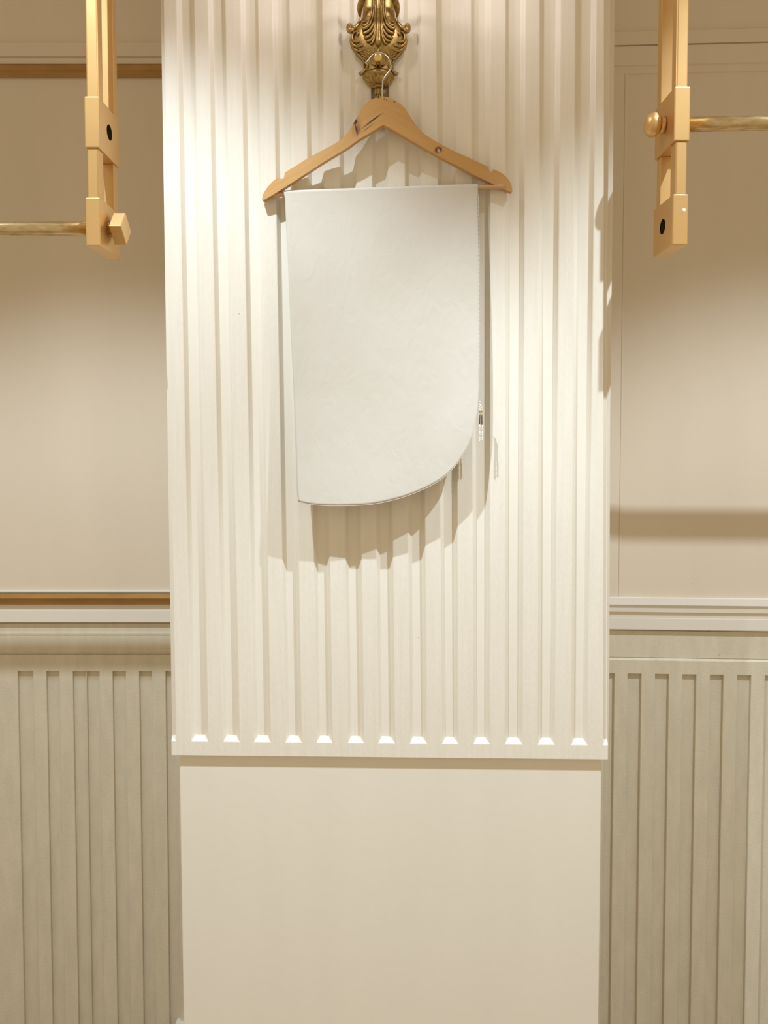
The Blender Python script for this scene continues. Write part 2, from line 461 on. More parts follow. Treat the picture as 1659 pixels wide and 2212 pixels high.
for a, b in gl:
    g = GW
    quad(bm, V(a(z_e2), 0, z_e2), V(a(z_e1) + g, GD, z_e1), V(a(z_top) + g, GD, z_top), V(a(z_top), 0, z_top))
    quad(bm, V(a(z_e1) + g, GD, z_e1), V(b(z_e1) - g, GD, z_e1), V(b(z_top) - g, GD, z_top), V(a(z_top) + g, GD, z_top))
    quad(bm, V(b(z_e1) - g, GD, z_e1), V(b(z_e2), 0, z_e2), V(b(z_top), 0, z_top), V(b(z_top) - g, GD, z_top))
    quad(bm, V(a(z_e2), 0, z_e2), V(b(z_e2), 0, z_e2), V(b(z_e1) - g, GD, z_e1), V(a(z_e1) + g, GD, z_e1))
    quad(bm, V(a(z_e2), 0, z_bot), V(b(z_e2), 0, z_bot), V(b(z_e2), 0, z_e2), V(a(z_e2), 0, z_e2))
TH = 0.034
for e_in, e_out in ((li, lo), (ri, ro)):
    sgn = -1 if e_out is lo else 1
    # rabbeted edge
    quad(bm, V(e_in(z_e2), 0, z_e2), V(e_in(z_e1), RD, z_e1), V(e_in(z_top), RD, z_top), V(e_in(z_top), 0, z_top))
    quad(bm, V(e_in(z_e1), RD, z_e1), V(e_out(z_e1), RD, z_e1), V(e_out(z_top), RD, z_top), V(e_in(z_top), RD, z_top))
    quad(bm, V(e_in(z_e2), 0, z_e2), V(e_out(z_e2), 0, z_e2), V(e_out(z_e1), RD, z_e1), V(e_in(z_e1), RD, z_e1))
    quad(bm, V(e_in(z_e2), 0, z_bot), V(e_out(z_e2), 0, z_bot), V(e_out(z_e2), 0, z_e2), V(e_in(z_e2), 0, z_e2))
    f = [V(e_out(z_e2), 0, z_bot), V(e_out(z_e2), 0, z_e2), V(e_out(z_e1), RD, z_e1), V(e_out(z_top), RD, z_top), V(e_out(z_top), TH, z_top), V(e_out(z_e2), TH, z_bot)]
    quad(bm, *f)
quad(bm, V(lo(z_e2), 0, z_bot), V(ro(z_e2), 0, z_bot), V(ro(z_e2), TH, z_bot), V(lo(z_e2), TH, z_bot))
bmesh.ops.remove_doubles(bm, verts=bm.verts, dist=1e-5)
pil = struct(obj('trim_11', bm, M_PIL, bevel=0.0011, seg=2))

# ------------------------------------------------------------------ hanging rail brackets
def block(bm, x0, x1, y0, y1, z0, z1, hole=None, n=40):
    """box; with hole=(y,z,r) a round bore runs through it along x"""
    if hole is None:
        box(bm, x0, x1, y0, y1, z0, z1); return
    hy, hz, hr = hole
    angs = sorted([2 * math.pi * k / n for k in range(n)] + [math.atan2(z - hz, y - hy) % (2 * math.pi) for y in (y0, y1) for z in (z0, z1)])
    out, inn = [], []
    for a in angs:
        c, s_ = math.cos(a), math.sin(a)
        t = min([((y1 if c > 0 else y0) - hy) / c if abs(c) > 1e-9 else 1e9, ((z1 if s_ > 0 else z0) - hz) / s_ if abs(s_) > 1e-9 else 1e9])
        out.append((hy + c * t, hz + s_ * t)); inn.append((hy + c * hr, hz + s_ * hr))
    rings = {}
    for x in (x0, x1):
        rings[x] = ([bm.verts.new((x, *o)) for o in out], [bm.verts.new((x, *o)) for o in inn])
    m = len(angs)
    for i in range(m):
        j = (i + 1) % m
        for x in (x0, x1):
            o, k = rings[x]; bm.faces.new((o[i], o[j], k[j], k[i]))
        bm.faces.new((rings[x0][0][i], rings[x0][0][j], rings[x1][0][j], rings[x1][0][i]))

def bore(bm, x0, x1, hy, hz, hr, n=40, lip=0.0015):
    a = [[bm.verts.new((x, hy + math.cos(2 * math.pi * k / n) * r, hz + math.sin(2 * math.pi * k / n) * r)) for k in range(n)]
         for x, r in ((x0, hr), (x1, hr))]
    for k in range(n):
        f = bm.faces.new((a[0][k], a[0][(k + 1) % n], a[1][(k + 1) % n], a[1][k])); f.smooth = True

def slotted_post(parent, x0, x1, y0, y1, z0, z1, ff, rf, cham=0.0018):
    """slotted upright: a front stile ff deep and a rear stile rf deep with an open slot between"""
    for nm, pr in (('front_stile', [(x0 + cham, y0), (x1 - cham, y0), (x1, y0 + cham), (x1, y0 + ff), (x0, y0 + ff), (x0, y0 + cham)]),
                   ('rear_stile', [(x0, y1 - rf), (x1, y1 - rf), (x1, y1), (x0, y1)])):
        bm = bmesh.new()
        a = [bm.verts.new((x, y, z0)) for x, y in pr]; b = [bm.verts.new((x, y, z1)) for x, y in pr]
        n = len(pr)
        for i in range(n): bm.faces.new((a[i], a[(i + 1) % n], b[(i + 1) % n], b[i]))
        bm.faces.new(a); bm.faces.new(b)
        obj(nm, bm, M_GOLD, parent, bevel=0.0007)

YF, YB = -0.126, -0.038
YM = (YF + YB) / 2
def bracket(name, label, cols, rows, hole_py, inner, YF, YB):
    """cols: pixel columns of upper post, collar, lower post, foot (front face); rows: collar top/bottom, foot top/bottom"""
    YM = (YF + YB) / 2
    z = [P(200, r, YF).z for r in rows]
    def xs(c, py): return P(c[0], py, YF).x, P(c[1], py, YF).x
    u = xs(cols[0], (rows[0] + 0) / 2); k = xs(cols[1], (rows[0] + rows[1]) / 2)
    l = xs(cols[2], (rows[1] + rows[2]) / 2); f = xs(cols[3], (rows[2] + rows[3]) / 2)
    root = empty(name, (0.5 * (f[0] + f[1]), YM, z[3]), label, 'bracket', 'gold brackets hanging beside the pilaster')
    ins = 0.002
    hz = [P(240 if inner > 0 else 1425, h, YM).z for h in hole_py]
    R = 0.0122
    slotted_post(root, u[0], u[1], YF + ins, YB - ins, z[0], Z_CEIL, 0.019, 0.0175)
    bm = bmesh.new(); block(bm, k[0], k[1], YF, YB, z[1], z[0], (YM, hz[0], R))
    c = obj('collar', bm, M_GOLD, root, bevel=0.0018, seg=3)
    bm = bmesh.new(); bore(bm, k[0] + 0.001, k[1] - 0.0005, YM, hz[0], R); obj('shaded_bore_wall', bm, M_BORE_SHADE, c)  # wall of the bore, coloured dark in place of its shade
    slotted_post(root, l[0], l[1], YF + ins, YB - ins, z[2], z[1], 0.022, 0.0175)
    bm = bmesh.new(); block(bm, f[0], f[1], YF, YB, z[3], z[2], (YM, hz[1], R))
    ft = obj('foot', bm, M_GOLD, root, bevel=0.0018, seg=3)
    bm = bmesh.new(); bore(bm, f[0] + 0.001, f[1] - 0.0005, YM, hz[1], R); obj('shaded_bore_wall', bm, M_BORE_SHADE, ft)
    return root, u, k, l, f, z, hz, ft

bl, u, k, l, f, z, hz, ft = bracket('hanging_rail_bracket', 'gold bracket with square-ended rail through its foot, empty hole in its upper collar',
    [(183.8, 209.5), (182.3, 213.8), (187, 211), (185, 216)], [207.5, 319, 426, 531], [286.5, 494.5], 1, -0.139, -0.048)
YM = -0.0935
# its rail, running out to the left
root = empty('hanging_rail', (f[1], YM, hz[1]), 'gold rail with a square end cap pushed through the foot of a bracket', 'rail', 'gold hanging rails')
bm = bmesh.new()
tube(bm, [(x, YM, hz[1]) for x in (-1.55, -1.2, -0.9, f[1] + 0.006)], 0.0112, 28)
obj('bar', bm, M_RAILGOLD, root)
bm = bmesh.new()
hd = 0.0255; xk0, xk1 = f[1] + 0.006, f[1] + 0.0255
r0 = [bm.verts.new((xk0, YM + hd * math.cos(a), hz[1] + hd * math.sin(a))) for a in [math.radians(q + 4) for q in (0, 90, 180, 270)]]
r1 = [bm.verts.new((xk1, v.co.y, v.co.z)) for v in r0]
for i in range(4): bm.faces.new((r0[i], r0[(i + 1) % 4], r1[(i + 1) % 4], r1[i]))
bm.faces.new(r0); bm.faces.new(r1)
obj('end_cap', bm, M_GOLD, root, bevel=0.0012)

br, u, k, l, f, z, hz, ft = bracket('hanging_rail_bracket', 'gold bracket with round knobbed rail through its collar, empty hole in its foot',
    [(1463, 1489), (1457, 1491), (1460.5, 1485.3), (1453, 1486.5)], [186, 304, 419, 529], [270, 490], -1, YF, YB)
YM = (YF + YB) / 2
root = empty('hanging_rail', (k[0], YM, hz[0]), 'gold rail with a round knob pushed through the collar of a bracket', 'rail', 'gold hanging rails')
bm = bmesh.new()
tube(bm, [(x, YM + S_R * (x - k[0]), hz[0]) for x in (k[0] - 0.003, 0.7, 1.0, 1.55)], 0.0114, 28)
obj('bar', bm, M_RAILGOLD, root)
bm = bmesh.new()
tube(bm, [(k[0] - 0.008, YM, hz[0]), (k[0] - 0.005, YM, hz[0]), (k[0] - 0.002, YM, hz[0]), (k[0] - 0.0003, YM, hz[0])], [0.012, 0.0135, 0.0135, 0.012], 28)
obj('washer', bm, M_GOLD, root)
bm = bmesh.new()
pr = []
for i in range(15):
    a = i / 14 * math.pi
    pr.append((k[0] - 0.0075 - 0.010 + 0.011 * math.cos(a) - (0.0035 if a > 1.3 else 0) * math.sin(a - 1.3), 0.0188 * math.sin(a) ** 0.8 if 0 < i < 14 else 0.0005))
tube(bm, [(x, YM, hz[0]) for x, r in pr], [r for x, r in pr], 32)
obj('end_knob', bm, M_GOLD, root, smooth=True)
# white paint spot on the foot of the right bracket
bm = bmesh.new()
q = P(1477.7, 453, YF - 0.0002)
tube(bm, [(q.x, YF + 0.0004, q.z), (q.x, YF - 0.0003, q.z)], 0.0026, 20)
o = obj('paint_spot', bm, M_WHITE, br); o['label'] = 'round white paint spot'

# ------------------------------------------------------------------ wall sconce
AX = 817.8
def ca(x, y): return (740 + x / 10.37, y / 10.37)        # coordinates read off the enlarged photograph
def cb(x, y): return (760 + x / 13.825, 100 + y / 13.825)
AXW = P(AX, 80, -0.01).x
HW = [(-140, 34), (-90, 37), (-45, 36), (0, 34), (14, 34), (29, 33), (40, 34.5), (50, 39), (58, 46), (66, 52), (76, 57.5), (87, 60.5), (95, 60), (101, 58.5), (108, 54.5), (116, 48),
      (123, 41.5), (130, 35.5), (137, 31.5), (142, 29.6), (148, 29), (154, 30)]
def hw_at(py): return float(np.interp(py, [a for a, _ in HW], [b for _, b in HW]))
zrow = [(P(AX, py, -0.004).z, hw * (1.346 / F_PX), py) for py, hw in HW]
zr_ = [a for a, _, _ in zrow][::-1]; wr_ = [b for _, b, _ in zrow][::-1]
def half_w(zz): return float(np.interp(zz, zr_, wr_))
def surf(x, zz):
    h = half_w(zz); t = min(0.999, abs(x - AXW) / h)
    return 0.004 + min(0.017, 0.42 * h) * (1 - t ** 2.6) ** 0.6
def on_body(px, py, lift=0.0):
    y = -0.015
    for _ in range(8):
        q = P(px, py, y); y = 0.6 * y + 0.4 * (-surf(q.x, q.z) - lift)
    return P(px, py, y)
sc = empty('wall_sconce', (AXW, 0, P(AX, 187, 0).z), 'ornate antique brass wall light with scrolls and leaves, clothes hanger hooked on its knob', 'wall light')
bm = bmesh.new()
NU = 33
fine = spline([(a, b) for a, b in HW], 5)
rings = []
for py, hwp in fine:
    zz = P(AX, py, -0.004).z; h = hwp * 1.346 / F_PX
    ring = []
    for i in range(NU):
        t = math.sin((i / (NU - 1) * 2 - 1) * math.pi / 2)
        x = AXW + t * h * 0.999
        ring.append(bm.verts.new((x, -surf(x, zz), zz)))
    ring.append(bm.verts.new((AXW + h, 0.0, zz))); ring.append(bm.verts.new((AXW - h, 0.0, zz)))
    rings.append(ring)
for r0, r1 in zip(rings, rings[1:]):
    n = len(r0)
    for i in range(n): bm.faces.new((r0[i], r0[(i + 1) % n], r1[(i + 1) % n], r1[i]))
bm.faces.new(rings[0]); bm.faces.new(rings[-1])
body = obj('backplate', bm, M_BRASS, sc, smooth=True)
PX2M = 1.33 / F_PX
def relief(name, strokes, conv, axis, scale, lift=0.0012, flat=0.8, mats=M_BRASS, mirror=True, sink=0.5, parent=None, n=10, one=True):
    """raised brass ornament following the dome; strokes of (x, y, radius) in enlarged-photo units"""
    outs = []
    for sgn in ((1, -1) if mirror else (1,)):
        bm = bmesh.new()
        for st in strokes:
            pts, rad = [], []
            for x, y, r in spline(st, 7):
                if sgn < 0: x = 2 * axis - x
                px, py = conv(x, y); rr = max(r * 1.08, 0.5) / scale * PX2M
                q = on_body(px, py, lift + rr * sink)
                pts.append(q); rad.append(rr)
            tube(bm, pts, rad, n, True, flat)
        outs.append(obj(name, bm, mats, parent or sc, smooth=True))
    return outs
S1, S2 = 10.37, 13.825
AXA, AXB = 805, 797
ribs = [
    [(965, -160, 12), (955, 0, 14), (958, 130, 15), (968, 290, 17), (1005, 430, 20), (1062, 530, 24), (1118, 568, 25), (1160, 548, 20), (1165, 505, 16), (1130, 482, 13), (1104, 500, 12)],
    [(915, -160, 10), (912, 0, 12), (918, 210, 15), (940, 390, 20), (1005, 545, 28), (1085, 622, 34), (1150, 640, 30), (1180, 612, 14)],
    [(882, 80, 8), (885, 350, 14), (915, 525, 22), (985, 650, 28), (1062, 718, 32), (1130, 738, 27), (1166, 715, 12)],
    [(868, 280, 8), (878, 520, 14), (925, 690, 22), (1000, 795, 28), (1080, 838, 30), (1132, 832, 14)],
    [(862, 420, 8), (878, 640, 14), (915, 800, 22), (980, 895, 27), (1050, 918, 25), (1096, 892, 10)],
    [(860, 560, 8), (878, 760, 14), (912, 890, 22), (952, 965, 24), (1000, 985, 12)],
]
relief('acanthus_leaf', ribs, ca, AXA, S1, 0.0015, 0.9)
relief('leaf_stem', [[(805, -160, 52), (803, 0, 46), (800, 110, 40), (800, 260, 36), (800, 430, 40), (800, 620, 46), (800, 820, 58), (800, 930, 66), (800, 990, 50), (800, 1040, 18), (800, 1052, 3)]], ca, AXA, S1, 0.001, 0.7, mirror=False)
# outer scrolls at mid height
relief('side_scroll', [[(1185, 200, 14), (1190, 330, 20), (1225, 470, 26), (1300, 580, 34), (1385, 665, 64), (1445, 672, 70), (1482, 618, 44), (1472, 558, 30), (1432, 540, 22), (1412, 572, 22), (1430, 590, 18)]], ca, AXA, S1, 0.002, 0.9)
# lower leaf scrolls hugging the edge
low = [
    [(1290, 770, 34), (1262, 735, 24), (1290, 705, 22), (1345, 722, 24), (1388, 790, 28), (1392, 870, 28), (1350, 930, 26), (1275, 938, 20), (1225, 915, 6)],
    [(1400, 830, 26), (1418, 930, 32), (1360, 1010, 30), (1270, 1045, 22), (1185, 1020, 14), (1145, 985, 5)],
    [(1415, 950, 24), (1370, 1070, 32), (1270, 1130, 26), (1170, 1130, 16), (1085, 1085, 5)],
]
relief('scroll_leaf', low, ca, AXA, S1, 0.0015, 0.85)
low2 = [
    [(1500, 110, 30), (1400, 230, 40), (1310, 330, 38), (1245, 440, 30), (1225, 560, 26), (1225, 650, 24)],
    [(1330, 170, 16), (1240, 165, 18), (1170, 175, 18), (1105, 205, 18), (1075, 245, 15), (1110, 262, 12), (1180, 225, 10)],
    [(1320, 250, 16), (1230, 285, 18), (1165, 345, 14), (1140, 390, 5)],
    [(1275, 330, 14), (1200, 390, 16), (1150, 450, 6)],
    [(1225, 480, 12), (1150, 510, 16), (1120, 580, 18), (1140, 660, 10)],
]
relief('leaf_tip', low2, cb, AXB, S2, 0.0015, 0.85)
relief('lyre_ornament', [[(880, 150, 14), (950, 165, 16), (1000, 230, 17), (1018, 330, 18), (1015, 430, 19), (975, 520, 19), (905, 555, 18), (835, 548, 15), (812, 518, 11), (845, 505, 8)]], cb, AXB, S2, 0.0013, 0.9)
relief('spear_tip', [[(797, 45, 4), (797, 90, 26), (797, 150, 46), (797, 205, 44)]], cb, AXB, S2, 0.0013, 0.8, mirror=False)
relief('chevron', [[(500, 715, 12), (600, 675, 15), (710, 632, 16), (797, 588, 17), (884, 632, 16), (994, 675, 15), (1094, 715, 12)]], cb, AXB, S2, 0.0013, 0.8, mirror=False)
# fluted cup under the backplate (half round against the wall)
z_rim = P(853, 167, 0).z; RC = 0.0268
zc = [(0.0030, 0.9), (0.0015, 1.0), (-0.0010, 1.02), (-0.0035, 1.0), (-0.0050, 0.955), (-0.0062, 0.945), (-0.0095, 0.90), (-0.0135, 0.78), (-0.0170, 0.62), (-0.0195, 0.46), (-0.0210, 0.36)]
bm = bmesh.new()
NA = 97
prev = None
for iz, (dz, rr) in enumerate(zc):
    ring = []
    for i in range(NA):
        a = math.pi * i / (NA - 1)
        fl = 0.0
        if iz >= 5:
            fl = 0.12 * (0.5 + 0.5 * math.cos(a * 2 * 9)) ** 0.7
        r = RC * (rr - fl * rr)
        ring.append(bm.verts.new((AXW + math.cos(a) * r, -math.sin(a) * r - 0.0002, z_rim + dz)))
    if prev:
        for i in range(NA - 1): bm.faces.new((prev[i], prev[i + 1], ring[i + 1], ring[i]))
    else: bm.faces.new(ring)
    prev = ring
bm.faces.new(prev)
obj('fluted_cup', bm, M_BRASS, sc, smooth=True)
for sg in (1, -1):
    bm = bmesh.new()
    pts, rad = [], []
    for x, y, r in spline([(1175, 640, 14), (1205, 710, 30), (1265, 775, 50), (1320, 830, 52), (1365, 815, 30), (1398, 785, 8)], 6):
        px, py = cb(x if sg > 0 else 2 * AXB - x, y)
        pts.append(P(px, py, -0.007)); rad.append(r / S2 * PX2M)
    tube(bm, pts, rad, 10, True, 0.9)
    obj('cup_wing', bm, M_BRASS, sc, smooth=True)
# bronze plate and leafy finial under the cup
q0 = P(803.3, 187, -0.002); q1 = P(839.7, 187, -0.002)
bm = bmesh.new()
zb2 = P(820, 246, -0.006).z
n = 14
prev = None
for zz in (q0.z + 0.012, zb2):
    ring = [bm.verts.new((lerp(q0.x, q1.x, i / n), -0.003 - 0.0055 * math.sin(math.pi * i / n) ** 0.5, zz)) for i in range(n + 1)]
    ring += [bm.verts.new((q1.x, 0, zz)), bm.verts.new((q0.x, 0, zz))]
    if prev:
        m_ = len(ring)
        for i in range(m_): bm.faces.new((prev[i], prev[(i + 1) % m_], ring[(i + 1) % m_], ring[i]))
    else: bm.faces.new(ring)
    prev = ring
bm.faces.new(prev)
obj('stem_plate', bm, M_BRONZE, sc, smooth=True)
zf = z_rim - 0.021
bm = bmesh.new()
tube(bm, [(AXW, -0.0085, zf + 0.002), (AXW, -0.0085, zf), (AXW, -0.0085, zf - 0.002)], [0.0085, 0.0095, 0.007], 20)
for dx, dy, w_ in ((0, -0.0125, 1), (-0.0045, -0.0105, 0.9), (0.0045, -0.0105, 0.9)):
    ellipsoid(bm, (AXW + dx, dy, zf - 0.0075), 0.0028 * w_, 0.0028, 0.0068, 12, 10)
for dx, w_ in ((-0.002, 1), (0.002, 1)):
    ellipsoid(bm, (AXW + dx, -0.0115, zf - 0.0165), 0.0018, 0.002, 0.0042, 10, 8)
tube(bm, [(AXW, -0.0085, zf - 0.001), (AXW, -0.0085, zf - 0.012), (AXW, -0.0085, zf - 0.021)], [0.007, 0.0045, 0.0015], 14)
obj('finial', bm, M_BRASS, sc, smooth=True)
# knob that carries the hanger
YK = -0.049
qk = P(816.6, 122.8, YK)
bm = bmesh.new()
rk = 8.8 * 1.30 / F_PX
tube(bm, [(qk.x, -0.018, qk.z), (qk.x, YK + 0.006, qk.z)], rk * 0.62, 20)
tube(bm, [(qk.x, YK + 0.007, qk.z), (qk.x, YK + 0.0055, qk.z), (qk.x, YK + 0.001, qk.z), (qk.x, YK - 0.0008, qk.z), (qk.x, YK - 0.0014, qk.z)], [rk * 0.7, rk, rk, rk * 0.85, rk * 0.25], 28)
o = obj('knob', bm, M_BRASSLT, sc, bevel=0.0004); o['label'] = 'bright polished brass knob'
# arms that rise out of the picture, each with a candle cup and bulb
M_BULB, nt, N, L, b = new_mat('frosted_bulb')
b.inputs['Base Color'].default_value = (0.9, 0.88, 0.86, 1); b.inputs['Emission Color'].default_value = (1.0, 0.88, 0.86, 1); b.inputs['Emission Strength'].default_value = 6.0
for sg in (1, -1):
    pts, rad = [], []
    for x, y, yy, r in spline([(1195, 420, -0.006, 10), (1228, 320, -0.012, 34), (1225, 210, -0.018, 62), (1205, 100, -0.024, 74), (1165, -20, -0.030, 76), (1130, -200, -0.045, 60), (1200, -420, -0.07, 45), (1500, -640, -0.10, 40), (2000, -620, -0.12, 38), (2300, -800, -0.13, 40)], 7):
        px, py = ca(x if sg > 0 else 2 * AXA - x, y)
        pts.append(P(px, py, yy)); rad.append(r / S1 * PX2M)
    bm = bmesh.new(); tube(bm, pts, rad, 14, True, 0.8)
    arm = obj('arm', bm, M_BRASS, sc, smooth=True)
    e = pts[-1]
    bm = bmesh.new()
    tube(bm, [e, e + Vector((0, 0, 0.012)), e + Vector((0, 0, 0.022)), e + Vector((0, 0, 0.03))], [0.008, 0.022, 0.026, 0.024], 20)
    obj('candle_cup', bm, M_BRASS, arm, smooth=True)
    bm = bmesh.new(); ellipsoid(bm, e + Vector((0, 0, 0.065)), 0.017, 0.017, 0.035)
    obj('bulb', bm, M_BULB, arm)
    d = bpy.data.lights.new('sconce_light', 'POINT'); d.energy = 1.15; d.color = (0.92, 0.90, 1.0); d.shadow_soft_size = 0.02
    lo_ = bpy.data.objects.new('sconce_light', d); C.objects.link(lo_); lo_.location = e + Vector((0, -0.03, 0.065))

# ------------------------------------------------------------------ clothes hanger
def ch(x, y): return (540 + x / 2.812, 180 + y / 2.812)
top_c = [(73, 706), (75, 690), (80, 672), (90, 655), (104, 634), (122, 612), (140, 595), (160, 578), (174, 569), (176, 568.5), (180, 577), (187, 580), (196, 580.5), (204, 576), (208, 567), (209.5, 556), (210.5, 544), (240, 525), (300, 487), (350, 455), (400, 428), (450, 401), (500, 376), (540, 350), (570, 323), (600, 288), (625, 250), (650, 203), (680, 152), (700, 128), (720, 110), (740, 97), (760, 88), (785, 81.5), (808, 80)]
bot_c = [(73, 706), (80, 709), (86, 708), (130, 683), (180, 652), (250, 607), (350, 541), (450, 476), (550, 416), (600, 386), (660, 341), (740, 294), (808, 251)]
top_r = [(808, 80), (835, 84), (860, 92), (885, 105), (910, 122), (940, 150), (960, 180), (980, 212), (1000, 241), (1020, 267), (1040, 290), (1070, 316), (1100, 336), (1140, 359), (1170, 375), (1210, 397), (1260, 421), (1310, 443), (1350, 461), (1400, 485), (1448.5, 508), (1450, 522), (1453, 533), (1460, 538), (1468, 537), (1474, 530), (1479, 522), (1482, 522.5), (1510, 536), (1535, 550), (1555, 566), (1572, 586), (1584, 607), (1592, 632), (1594, 655)]
bot_r = [(808, 251), (870, 283), (950, 331), (1050, 389), (1140, 438), (1200, 471), (1280, 511), (1380, 566), (1480, 613), (1560, 649), (1588, 660), (1594, 655)]
HYC, HYE = -0.029, -0.0075      # depth of the centre and of the tips
HX0, HX1 = P(568, 430, HYE).x, P(1107, 410, HYE).x
def hanger_y(x):
    t = min(1.0, abs(x - AXW) / 0.21)
    return lerp(HYC, HYE, t ** 1.4) + S_P * (x - AXW)
def hp(px, py, off=0.0):
    y = HYC
    for _ in range(6):
        q = P(px, py, y); y = hanger_y(q.x) + off
    return P(px, py, y)
hx = [(q[0]) for q in (ch(808, 0),)][0]
ORI = P(827, 205, HYC)
hang = empty('clothes_hanger', (ORI.x, HYC, ORI.z), 'honey wooden clothes hanger with knots and cracks hooked on the brass wall light', 'hanger')
def hl(px, py):      # hanger local coordinates of a pixel
    q = hp(px, py); return q.x - ORI.x, q.z - ORI.z
DK, DK2, PALE = (0.045, 0.018, 0.008), (0.16, 0.065, 0.02), (0.62, 0.36, 0.18)
def K(px, py, rx, ry, an, c_, soft):
    x, zz = hl(px, py); s = 1.31 / F_PX
    return (x, zz, rx * s, ry * s, an, c_, soft)
WCOL, WDARK = (0.60, 0.345, 0.118), (0.52, 0.285, 0.092)
M_WL = wood('honey_wood_knotty', WCOL, WDARK, [
    K(771, 277, 9, 17, 0.1, (0.42, 0.20, 0.065), 0.55),
    K(767.3, 266, 4.6, 5.6, 0.3, DK, 0.35), K(769.5, 281, 1.4, 9, -0.15, DK, 0.4), K(773, 284, 1.1, 8.5, -0.1, DK2, 0.4), K(771.3, 288, 1.0, 8, -0.12, DK, 0.4), K(776, 279, 0.9, 9, -0.1, DK2, 0.5),
    K(803, 264.5, 24, 1.7, -0.62, DK2, 0.45), K(807, 261, 14, 1.1, -0.62, DK, 0.45), K(795, 279, 12, 0.8, -0.62, DK2, 0.6), K(817, 214, 4, 1.2, 0.2, DK2, 0.5)], tilt=0.55)
M_WR = wood('honey_wood_clear', WCOL, WDARK, [
    K(946.5, 326.5, 8, 6.8, -0.4, (0.40, 0.20, 0.07), 0.35), K(946.5, 326.5, 7, 5.8, -0.4, DK, 0.35), K(947, 328, 3.2, 4.3, -0.2, PALE, 0.3),
    K(852, 223, 1.6, 1.4, 0, DK, 0.4), K(830, 217, 1.3, 1.8, 0, DK2, 0.5), K(835, 219, 0.9, 2, 0, DK2, 0.5)], tilt=-0.50)
def hanger_half(top, bot, mat, lo_x, hi_x):
    tx, ty = zip(*top); bx, by = zip(*bot)
    cols = sorted(set([round(v, 2) for v in list(np.linspace(lo_x, hi_x, 90)) + list(tx) + list(bx)]))
    cols = [c for c in cols if lo_x - 0.01 <= c <= hi_x + 0.01]
    def mono(xs_, ys_, v):
        # first crossing along the polyline keeps the undercut notch lips
        return float(np.interp(v, xs_, ys_))
    idx = np.argsort(tx, kind='stable'); txs = np.array(tx)[idx]; tys = np.array(ty)[idx]
    T = 0.0058
    bm = bmesh.new(); prev = None
    for c in cols:
        t_, b_ = mono(txs, tys, c), mono(bx, by, c)
        if b_ - t_ < 1.0: b_ = t_ + 1.0
        ring = []
        NV = 5
        pf = [hp(*ch(c, lerp(t_, b_, i / NV)), -T) for i in range(NV + 1)]
        # rear face directly behind the front one
        fr = [bm.verts.new(q) for q in pf]
        bk = [bm.verts.new((q.x, q.y + 2 * T, q.z)) for q in reversed(pf)]
        ring = fr + bk
        if prev:
            m_ = len(ring)
            for i in range(m_): bm.faces.new((prev[i], prev[(i + 1) % m_], ring[(i + 1) % m_], ring[i]))
        else: bm.faces.new(ring)
        prev = ring
    bm.faces.new(prev)
    bmesh.ops.remove_doubles(bm, verts=bm.verts, dist=1e-6)
    return obj('arm', bm, mat, hang, bevel=0.0016, seg=2)
hanger_half(top_c, bot_c, M_WL, 73, 808)
hanger_half(top_r, bot_r, M_WR, 808.6, 1594)
# hook wire
def c1(x, y): return (700 + x / 6.9125, y / 6.9125)
hook = [(612, 945, 0.3), (640, 918, 0.3), (662, 900, 0.2), (700, 850, 0.1), (745, 808, 0), (800, 786, 0), (850, 789, 0), (905, 815, 0), (955, 866, 0), (985, 925, 0), (1000, 990, 0), (988, 1040, 0), (950, 1095, 0), (915, 1140, 0), (888, 1178, 0), (876, 1215, 0), (873, 1300, 0), (870, 1380, 0), (868, 1470, 0), (868, 1540, 0)]
bm = bmesh.new(); pts = []
for i, (x, y, _) in enumerate(spline(hook, 5)):
    px, py = c1(x, y)
    yy = float(np.interp(y, [700, 900, 1200, 1500], [-0.0415, -0.0415, -0.040, HYC]))
    pts.append(P(px, py, yy))
tube(bm, pts, 0.00132, 12)
obj('hook', bm, M_STEEL, hang, smooth=True)
# trouser bar
YBAR = -0.0110
b0 = P(590, 420, YBAR, S_P); b1 = P(1091, 402.5, YBAR, S_P)
RB = 0.0042
M_BAR = wood('pale_bar_wood', (0.66, 0.43, 0.24), (0.50, 0.29, 0.13), tilt=0.0)
bm = bmesh.new()
nb = 40
tube(bm, [b0.lerp(b1, i / nb) for i in range(nb + 1)], [RB * (1 + 0.04 * math.sin(i * 2.3)) for i in range(nb + 1)], 16)
obj('bar', bm, M_BAR, hang)

# ------------------------------------------------------------------ cloth folded over the bar
top_l, top_rr = (614, 409), (1032.5, 397)
Lb = [(614, 409), (617, 450), (621, 540), (626, 670), (631, 780), (636, 890), (640, 1010), (641.5, 1060), (644, 1084)]
Rb = [(1032.5, 397), (1034, 470), (1036, 560), (1036.5, 640), (1036, 740), (1034.5, 810), (1033, 850)]
Bb = [(644, 1084), (662, 1088.5), (690, 1092), (740, 1093), (800, 1090), (860, 1077.5), (915, 1057), (957, 1033), (988, 1001), (1012, 960), (1024, 920), (1031, 882), (1033, 850)]
def arc(poly):
    s = np.array(spline(poly, 8)); d = np.r_[0, np.cumsum(np.hypot(*np.diff(s, axis=0).T))]; d /= d[-1]
    return lambda t: (float(np.interp(t, d, s[:, 0])), float(np.interp(t, d, s[:, 1])))
aL, aR, aB = arc(Lb), arc(Rb), arc(Bb)
def aT(u_): return (lerp(top_l[0], top_rr[0], u_), lerp(top_l[1], top_rr[1], u_) + 1.2 * math.sin(u_ * 7))
